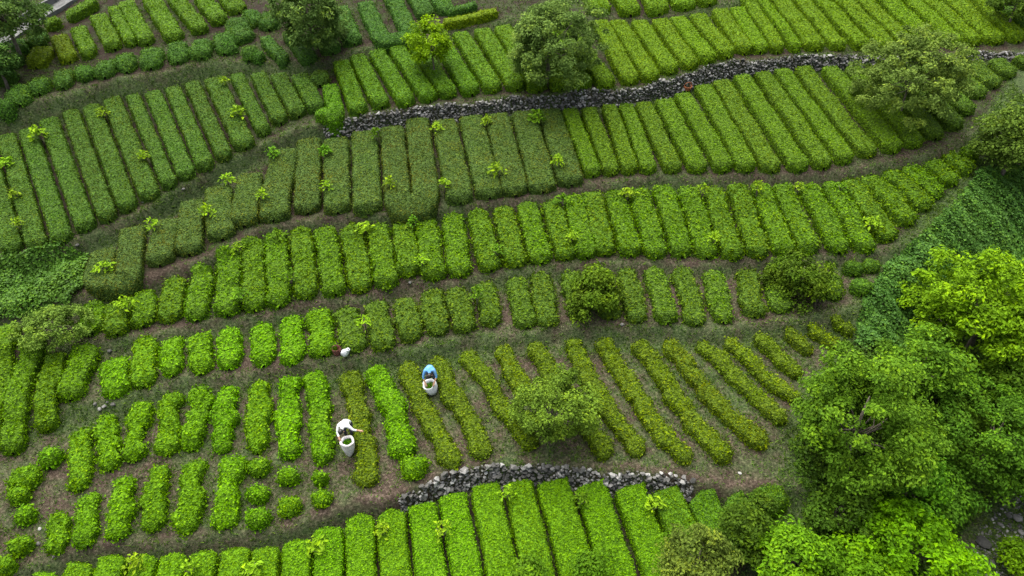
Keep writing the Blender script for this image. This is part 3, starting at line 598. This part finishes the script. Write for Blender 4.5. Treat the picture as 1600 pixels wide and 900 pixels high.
o = link('weeds', raw_mesh('weeds', V, np.arange(len(V)).reshape(-1, 3), None, np.repeat(np.clip(rng.beta(2, 2, len(P)), 0, 1), 3)), M['cover'], None, (.11, .2, .045, .25)); o['kind'] = 'stuff'
tag(o, 'short weeds and grass growing on banks and between hedges', 'grass')

# ------------------------------------------------------------------ dry stone walls
def stone_mesh(seed, sx=1, sy=.8, sz=.6, npt=13):
    r = np.random.default_rng(seed); bm = bmesh.new()
    pts = unit(r.normal(size=(npt, 3)))*r.uniform(.85, 1.1, (npt, 1))*np.array([sx, sy, sz])*.5
    for p_ in pts: bm.verts.new(p_)
    res = bmesh.ops.convex_hull(bm, input=bm.verts[:]); 
    bmesh.ops.delete(bm, geom=[v for v in bm.verts if not v.link_faces], context='VERTS')
    bmesh.ops.bevel(bm, geom=bm.edges[:], offset=.06*min(sx, sy, sz), segments=1, affect='EDGES') if False else None
    me = bm_mesh(bm, 'stone', False); me.materials.append(M['stone'])
    return me
STONES = [stone_mesh(50+i, 1, random.uniform(.7, .95), random.uniform(.5, .8)) for i in range(8)]
SDATA = []
for me in STONES:
    v = np.array([v.co[:] for v in me.vertices]); t = [tuple(p.vertices) for p in me.polygons]
    SDATA.append((v, np.array([f for f in t if len(f) == 3])))
def euler_m(a, b, c): return np.array(Matrix.Rotation(c, 3, 'Z') @ Matrix.Rotation(b, 3, 'Y') @ Matrix.Rotation(a, 3, 'X'))
def stone_wall(k, x0, x1, label, size=.2, seed=0):
    r = np.random.default_rng(seed); ex, ey, eh, er = EW[k]; L = []
    x = x0
    cols = np.arange(x0, x1, size*.82)
    for x in cols:
        yk = float(np.interp(x, ex, ey)+.07*math.sin(1.7*x+k)+.04*math.sin(4.1*x+2*k)); hk = float(np.interp(x, ex, eh)); rk = float(np.interp(x, ex, er))
        zt = float(H(x, yk+.05)); zb = float(H(x, yk-rk-.06)); nc = max(2, int((zt-zb)/(size*.6))+1)
        dy = (np.interp(x+.3, ex, ey)-np.interp(x-.3, ex, ey))/.6
        for j in range(nc+1):
            if j == nc and r.random() < .25: continue
            f = j/nc; s = size*r.choice([r.uniform(.6, 1.1), r.uniform(1.1, 1.9)], p=[.7, .3])*(1.1 if j == nc else 1)
            pos = (x+r.uniform(-.07, .07), yk-rk*(1-f)-.04+r.uniform(-.05, .04), zb+(zt-zb)*f+r.uniform(-.03, .04)-(.02 if j == nc else 0))
            L.append((s, pos, (r.uniform(-.5, .5), r.uniform(-.5, .5), math.atan(dy)+r.uniform(-.7, .7)), int(r.integers(8)), r.random()))
    L.sort(key=lambda q_: -q_[0]/np.linalg.norm(np.array(q_[1])-CAM))
    xm = (x0+x1)/2; ym = float(np.interp(xm, ex, ey)); root = empty('stone_wall', (xm, ym, float(H(xm, ym-.4))))
    o0 = np.array(root.location)
    for s, pos, rot, i, _ in L[:300]:
        o = bpy.data.objects.new('stone', STONES[i]); COL.objects.link(o); o.parent = root; o.location = np.array(pos)-o0; o.rotation_euler = rot; o.scale = (s, s, s)
    V, T, tn, nv = [], [], [], 0
    for s, pos, rot, i, rv in L[300:]:
        v, t = SDATA[i]; vv = (v*s) @ euler_m(*rot).T+np.array(pos)-o0
        V.append(vv); T.append(t+nv); tn.append(np.full(len(v), rv)); nv += len(v)
    if V:
        o = link('small_stones', raw_mesh('small_stones', np.concatenate(V), np.concatenate(T), None, np.concatenate(tn)), M['stone'], root); o['kind'] = 'stuff'
    tag(root, label, 'stone wall')
    return root
xa = float(pt(508, 196)[0]); xb = float(pt(1600, 80)[0])
stone_wall(1, xa, xb, 'long dry stone wall curving across the upper hillside', .155, 1)
xa = float(pt(628, 772)[0]); xb = float(pt(1080, 752)[0])
stone_wall(5, xa, xb, 'low dry stone wall above the bottom terrace', .165, 2)

# ------------------------------------------------------------------ loose stones and boulders
def rock(name, px, py, wpx, label, seed, sz=.6, group=None, off=0.0, tone=None, flat=1.0):
    P = pt(px, py); s = wpx*depth_of(P)/FPX; r = np.random.default_rng(seed)
    bm = bmesh.new(); bmesh.ops.create_icosphere(bm, subdivisions=2, radius=.5)
    dirs = unit(r.normal(size=(9, 3)))
    for v in bm.verts:
        c = np.array(v.co); k = 1.0
        for d in dirs:
            t = c @ d
            if t > .36: c = c-d*(t-.36)*.85
        v.co = c*np.array([1, .8, sz])*s
    me = bm_mesh(bm, name, False)
    a = me.attributes.new('tone', 'FLOAT', 'POINT'); a.data.foreach_set('value', np.full(len(me.vertices), tone if tone is not None else r.random(), np.float32))
    o = link(name, me, M['stone']); o.location = (P[0], P[1], P[2]+s*sz*.22); o.rotation_euler = (0, 0, r.uniform(0, 3)); tag(o, label, 'rock', group)
    return o
for i, (x, y, w, lb) in enumerate([(177,633,10,'blue-grey rock at the right of the small rock pile'),(149,632,8,'pale rock at the left of the small rock pile'),(156,640,9,'pale grey rock in front of the small rock pile'),(163,636,9,'grey rock in the middle of the small rock pile'),(168,629,6,'small rock at the back of the small rock pile'),(172,549,9,'lone pale stone on the path below the vine patch')]):
    rock('rock', x, y, w, lb, 500+i, .6, 'pale rocks on the left path')
for i, (x, y, w, lb) in enumerate([(287,296,7,'white stone on the grassy bank below the left plot'),(224,316,7,'white stone at the foot of the left plot hedges'),(121,384,8,'pale stone at the left end of the grassy bank'),(972,508,8,'white stone below the third terrace shrub'),(641,442,7,'pale stone on the edge of the fourth terrace'),(1156,740,7,'white stone at the right end of the sparse rows'),(1033,740,8,'white stone on top of the low wall'),(62,827,7,'white stone on the lower left path'),(60,850,9,'pale stone beside the lower left path'),(84,870,6,'small white stone above the bottom terrace corner'),(1575,352,9,'pale rock in the vines near the right edge'),(937,410,6,'white stone between fourth and third terraces')]):
    rock('rock', x, y, w, lb, 540+i, .6, 'loose pale stones on the terraces', tone=.3)
BR = [(1588,862,20,.7,'rounded brown boulder in the stream bed'),(1590,810,18,.35,'flat grey slab in the stream bed'),(1535,848,26,.4,'broad dark boulder in the stream bed beside the tree'),(1550,880,14,.4,'long pale slab in the stream bed'),(1580,843,13,.4,'small white slab in the stream bed'),(1538,880,14,.5,'grey boulder below the broad dark one'),(1520,885,11,.5,'small grey boulder at the bottom edge of stream'),(1576,806,12,.4,'pale narrow boulder beside the flat slab'),(1595,832,12,.4,'pale boulder at right edge of the stream bed'),(1563,820,10,.5,'small boulder in the middle of the stream bed')]
for i, (x, y, w, sz, lb) in enumerate(BR): rock('boulder', x, y, w, lb, 600+i, sz, 'boulders in the stream bed')
V, T, tn, nv = [], [], [], 0
for p_ in scatter_poly([(1500,930),(1520,830),(1590,770),(1660,760),(1660,930)], 900):
    i = int(rng.integers(8)); v, t = SDATA[i]; s = rng.uniform(.04, .16); V.append((v*s) @ euler_m(*rng.uniform(-1, 1, 3)).T+np.array([p_[0], p_[1], float(H(p_[0], p_[1]))+.01])); T.append(t+nv); tn.append(np.full(len(v), rng.random())); nv += len(v)
o = link('gravel', raw_mesh('gravel', np.concatenate(V), np.concatenate(T), None, np.concatenate(tn)), M['stone']); o['kind'] = 'stuff'; tag(o, 'grey gravel and pebbles on the stream bed', 'gravel')

# ------------------------------------------------------------------ concrete path at the top left corner
cl = march([-40, 12, 45, 75, 105, 140], [88, 62, 40, 20, 2, -22])[:, :2]
seg = np.linalg.norm(np.diff(cl, axis=0), axis=1); L = np.concatenate([[0], np.cumsum(seg)]); s = np.linspace(0, L[-1], 40)
cx, cy = np.interp(s, L, cl[:, 0]), np.interp(s, L, cl[:, 1]); d = unit(np.stack([np.gradient(cx), np.gradient(cy)], -1)); nr = np.stack([-d[:, 1], d[:, 0]], -1)
bm = bmesh.new(); prev = None
for i in range(40):
    ring = []
    zc = float(H(cx[i], cy[i]))+.1
    for o_, dz in ((-.5, -.3), (-.5, 0), (.5, 0), (.5, .0), (.5, .35), (.66, .35), (.66, -.3)):
        ring.append(bm.verts.new((cx[i]+nr[i, 0]*o_, cy[i]+nr[i, 1]*o_, zc+dz)))
    if prev:
        for a in range(6): 
            if a != 2: bm.faces.new((prev[a], prev[a+1], ring[a+1], ring[a]))
    prev = ring
o = link('path', bm_mesh(bm, 'path', False), M['concrete']); o['kind'] = 'structure'

# ------------------------------------------------------------------ sacks, baskets
def lathe(prof, seg=24, wr=0.0, seed=0, sq=1.0):
    r = np.random.default_rng(seed); ph = r.uniform(0, 6.28, 4); bm = bmesh.new(); prev = None
    for j, (rad, z) in enumerate(prof):
        ring = []
        for k in range(seg):
            a = 2*math.pi*k/seg
            w = 1+wr*(math.sin(3*a+ph[0]+z*4)+.7*math.sin(5*a+ph[1]-z*7)+.5*math.sin(8*a+ph[2]+z*15))
            ring.append(bm.verts.new((rad*w*math.cos(a), rad*w*sq*math.sin(a), z+wr*.12*math.sin(4*a+ph[3]))))
        if prev:
            for k in range(seg): bm.faces.new((prev[k], prev[(k+1) % seg], ring[(k+1) % seg], ring[k]))
        else: bm.faces.new(ring[::-1])
        prev = ring
    return bm
def leaf_heap(rad, z, n, parent, name='picked_leaves', seed=0):
    r = np.random.default_rng(seed); a = r.uniform(0, 6.28, n); q_ = rad*np.sqrt(r.random(n))
    P = np.stack([q_*np.cos(a), q_*np.sin(a), z+.05*(1-q_/rad)+r.uniform(-.02, .02, n)], -1)
    V, Q = leaves(P, np.tile([0, 0, 1.], (n, 1)), .08, .4, .5)
    return link(name, raw_mesh(name, V, None, Q, np.repeat(r.random(n), 4)), M['tea'], parent, (.08, .2, .015, 0))
def sack(px, py, prof, label, mat, heap, rz=0, tilt=(0, 0), wr=.05, seed=0, lift=0.0):
    P = pt(px, py); root = empty('sack', (P[0], P[1], P[2]-.02+lift), rz); root.rotation_euler = (tilt[0], tilt[1], rz)
    link('bag', bm_mesh(lathe(prof, 26, wr, seed), 'bag'), mat, root)
    leaf_heap(heap[0], heap[1], 160, root, seed=seed)
    tag(root, label, 'sack'); return root
sack(547, 711, [(.05, 0), (.085, .03), (.14, .16), (.2, .38), (.24, .58), (.235, .68), (.25, .73), (.245, .77), (.21, .775), (.17, .74), (.16, .68), (.16, .6)], 'tall pinkish white sack of picked leaves in front of white-shirted person', M['pinkwhite'], (.155, .66), seed=3, wr=.045)
sack(676, 612, [(.12, 0), (.2, .05), (.25, .16), (.27, .3), (.25, .42), (.255, .5), (.24, .51), (.21, .47), (.19, .38), (.17, .3)], 'round white sack held open by person in blue', M['white'], (.17, .36), seed=5, wr=.06, tilt=(.12, -.2))
# sack left beside a basket, third terrace
P = pt(537, 553); root = empty('sack', P, .4); root.rotation_euler = (0, .7, -.6)
link('bag', bm_mesh(lathe([(.09, 0), (.14, .05), (.15, .16), (.12, .28), (.06, .38), (.035, .42), (.06, .48), (.075, .5), (.03, .5)], 20, .07, 8), 'bag'), M['white'], root); tag(root, 'small tied white sack lying beside the maroon basket', 'sack')
def basket(px, py, rad, hgt, mat, label, handle=True, tilt=0.0, lift=0.0):
    P = pt(px, py); root = empty('basket', (P[0], P[1], P[2]+lift)); root.rotation_euler = (tilt, 0, .3)
    body = link('body', bm_mesh(lathe([(rad*.75, 0), (rad*.82, hgt*.1), (rad*.95, hgt*.6), (rad, hgt*.95), (rad*1.04, hgt), (rad*.95, hgt), (rad*.9, hgt*.85), (rad*.72, hgt*.12), (.001, hgt*.1)], 22, .008, 1), 'body'), mat, root)
    for k in range(4):
        bm = bmesh.new(); z = hgt*(.2+.22*k); rr = rad*(.86+.055*k)
        tube(bm, [Vector((rr*math.cos(a), rr*math.sin(a), z)) for a in np.linspace(0, 2*math.pi, 23)], [.012]*23, 5, False); link('woven_band', bm_mesh(bm, 'woven_band'), mat, root)
    if handle:
        bm = bmesh.new(); tube(bm, [Vector((rad*math.cos(a), 0, hgt+rad*.9*math.sin(a))) for a in np.linspace(0, math.pi, 11)], [.014]*11, 6); link('handle', bm_mesh(bm, 'handle'), mat, root)
    tag(root, label, 'basket'); return root
basket(527, 553, .16, .3, M['maroon'], 'dark maroon basket left in the gap on the third terrace')
basket(1073, 140, .22, .26, M['wicker'], 'orange-brown wicker basket standing on the long stone wall path', True, .25)

# ------------------------------------------------------------------ people picking tea
def person(px, py, rz, J, cloth, label, hat=None):
    """J: joints in metres (x right, y forward, z up), origin between the feet; skin-modifier body"""
    P = pt(px, py); g = P.copy()
    names = []; co = []; rad = []; edges = []; mats = []
    def v(n_, p_, r_): names.append(n_); co.append(p_); rad.append(r_); return len(co)-1
    def e(a, b, mt): edges.append((names.index(a), names.index(b))); mats.append(mt)
    v('pelvis', J['pelvis'], (.155, .125)); v('waist', J['waist'], (.135, .11)); v('chest', J['chest'], (.165, .125)); v('neckb', J['neckb'], (.085, .075)); v('neck', J['neck'], (.052, .052)); v('chin', J['chin'], (.07, .07)); v('head', J['head'], (.098, .105)); v('crown', J['crown'], (.07, .075))
    e('pelvis', 'waist', 1); e('waist', 'chest', 1); e('chest', 'neckb', 1); e('neckb', 'neck', 0); e('neck', 'chin', 0); e('chin', 'head', 0); e('head', 'crown', 0)
    for s_ in 'LR':
        v('sh'+s_, J['sh'+s_], (.075, .075)); v('el'+s_, J['el'+s_], (.046, .046)); v('wr'+s_, J['wr'+s_], (.03, .028)); v('pa'+s_, J['pa'+s_], (.04, .022))
        sl_ = J.get('sleeve'+s_, .6)
        a = np.array(J['el'+s_]); b = np.array(J['wr'+s_])
        v('cuff'+s_, tuple(a+(b-a)*sl_), (.042, .042))
        e('chest', 'sh'+s_, 1); e('sh'+s_, 'el'+s_, 1); e('el'+s_, 'cuff'+s_, 1); e('cuff'+s_, 'wr'+s_, 0); e('wr'+s_, 'pa'+s_, 0)
        w_ = np.array(J['wr'+s_]); p_ = np.array(J['pa'+s_]); dr = unit(p_-w_); sd_ = unit(np.cross(dr, [0, .3, 1.])); nm = unit(np.cross(sd_, dr))
        for f in range(4):
            k0 = p_+dr*.03+sd_*(.027-.018*f); ln = (.07, .08, .075, .058)[f]
            v(f'k{f}{s_}', tuple(k0), (.0095, .0095)); v(f'm{f}{s_}', tuple(k0+dr*ln*.5-nm*.012), (.009, .009)); v(f't{f}{s_}', tuple(k0+dr*ln*.85-nm*.04), (.0075, .0075))
            e('pa'+s_, f'k{f}{s_}', 0); e(f'k{f}{s_}', f'm{f}{s_}', 0); e(f'm{f}{s_}', f't{f}{s_}', 0)
        v('th1'+s_, tuple(w_+dr*.035+sd_*.045), (.0115, .0115)); v('th2'+s_, tuple(w_+dr*.075+sd_*.065-nm*.015), (.009, .009)); e('wr'+s_, 'th1'+s_, 0); e('th1'+s_, 'th2'+s_, 0)
        v('hip'+s_, J['hip'+s_], (.098, .1)); v('kn'+s_, J['kn'+s_], (.066, .066)); v('an'+s_, J['an'+s_], (.045, .045)); v('toe'+s_, J['toe'+s_], (.042, .03))
        e('pelvis', 'hip'+s_, 2); e('hip'+s_, 'kn'+s_, 2); e('kn'+s_, 'an'+s_, 2); e('an'+s_, 'toe'+s_, 3)
    me = bpy.data.meshes.new('body'); me.from_pydata(co, edges, []); o = bpy.data.objects.new('body', me); COL.objects.link(o)
    sk = o.modifiers.new('skin', 'SKIN'); sk.use_smooth_shade = True
    sv = me.skin_vertices[0].data
    for i, r_ in enumerate(rad): sv[i].radius = r_; sv[i].use_root = (i == 0)
    ss = o.modifiers.new('sub', 'SUBSURF'); ss.levels = ss.render_levels = 2
    dg = bpy.context.evaluated_depsgraph_get(); m2 = bpy.data.meshes.new_from_object(o.evaluated_get(dg)); bpy.data.objects.remove(o)
    m2.materials.clear()
    for mt in (M['skin'], cloth, M['trousers'], M['shoe']): m2.materials.append(mt)
    A = np.array([co[a] for a, b in edges]); B = np.array([co[b] for a, b in edges]); R_ = np.array([(rad[a][0]+rad[b][0])/2 for a, b in edges])
    cen = np.empty(len(m2.polygons)*3); m2.polygons.foreach_get('center', cen); cen = cen.reshape(-1, 3)
    ab = B-A; t = np.clip(((cen[:, None]-A)*ab).sum(-1)/(ab*ab).sum(-1), 0, 1); dd = np.linalg.norm(cen[:, None]-(A+ab*t[..., None]), axis=-1)-R_
    m2.polygons.foreach_set('material_index', np.array(mats, np.int32)[dd.argmin(1)])
    m2.polygons.foreach_set('use_smooth', np.ones(len(m2.polygons), bool))
    root = empty('person', g, rz); root.scale = (.92, .92, .92); m2.name = 'body'; link('body', m2, None, root)
    # head details: hair cap, ears and nose
    h_ = Vector(J['head']); up = (Vector(J['crown'])-Vector(J['chin'])).normalized(); fw = Vector(J['face']).normalized(); fw = (fw-up*fw.dot(up)).normalized(); rt = fw.cross(up)
    mx = Matrix((rt, fw, up)).transposed()
    bm = bmesh.new(); bmesh.ops.create_uvsphere(bm, u_segments=18, v_segments=12, radius=1)
    bmesh.ops.delete(bm, geom=[w for w in bm.verts if w.co.z < -.35 or (w.co.y > .45 and w.co.z < .45)], context='VERTS')
    for w in bm.verts: w.co = mx @ Vector((w.co.x*.1, w.co.y*.118, w.co.z*.13+.012))+h_+up*.015
    link('hair', bm_mesh(bm, 'hair'), M['hair'], root)
    for s_ in (-1, 1):
        bm = bmesh.new(); bmesh.ops.create_uvsphere(bm, u_segments=8, v_segments=6, radius=1)
        for w in bm.verts: w.co = mx @ Vector((w.co.x*.012+s_*.098, w.co.y*.022, w.co.z*.034-.015))+h_
        link('ear', bm_mesh(bm, 'ear'), M['skin'], root)
        bm = bmesh.new(); bmesh.ops.create_uvsphere(bm, u_segments=8, v_segments=6, radius=.011)
        for w in bm.verts: w.co = mx @ (w.co+Vector((s_*.035, .098, .0)))+h_
        link('eye', bm_mesh(bm, 'eye'), M['hair'], root)
    bm = bmesh.new(); bmesh.ops.create_cone(bm, segments=6, radius1=.018, radius2=.008, depth=.05)
    for w in bm.verts: w.co = mx @ (w.co+Vector((0, .107, -.025)))+h_
    link('nose', bm_mesh(bm, 'nose'), M['skin'], root)
    bm = bmesh.new(); bmesh.ops.create_cube(bm, size=1)
    for w in bm.verts: w.co = mx @ (Vector((w.co.x*.045, w.co.y*.012, w.co.z*.01))+Vector((0, .088, -.07)))+h_
    link('mouth', bm_mesh(bm, 'mouth'), M['wicker'], root)
    tag(root, label, 'person', None); return root
legs = dict(hipL=(-.1, -.18, .82), hipR=(.1, -.18, .82), knL=(-.13, -.02, .47), knR=(.13, -.02, .47), anL=(-.13, -.1, .08), anR=(.13, -.1, .08), toeL=(-.15, .09, .03), toeR=(.15, .09, .03))
bend = dict(pelvis=(0, -.2, .9), waist=(0, -.05, 1.03), chest=(0, .2, 1.14), neckb=(0, .36, 1.14), neck=(0, .42, 1.12), chin=(0, .5, 1.06), head=(0, .55, 1.1), crown=(0, .62, 1.13), face=(0, .35, -1))
person(674, 603, math.pi+.1, {**legs, **bend, 'shL': (-.19, .27, 1.12), 'shR': (.19, .27, 1.12), 'elL': (-.26, .38, .86), 'elR': (.27, .38, .86), 'wrL': (-.17, .52, .68), 'wrR': (.2, .5, .66), 'paL': (-.14, .57, .62), 'paR': (.17, .55, .6), 'sleeveL': .15, 'sleeveR': .2}, M['shirt_blue'], 'person in a blue shirt bending over a white sack between sparse rows')
person(546, 688, math.pi-.1, {**legs, **bend, 'shL': (-.19, .27, 1.12), 'shR': (.19, .27, 1.12), 'elL': (-.38, .3, .95), 'elR': (.22, .42, .88), 'wrL': (-.56, .2, .84), 'wrR': (.12, .56, .78), 'paL': (-.63, .18, .81), 'paR': (.09, .6, .74), 'sleeveL': .35, 'sleeveR': .7}, M['shirt_white'], 'person in a white shirt bending over a tall pale sack')
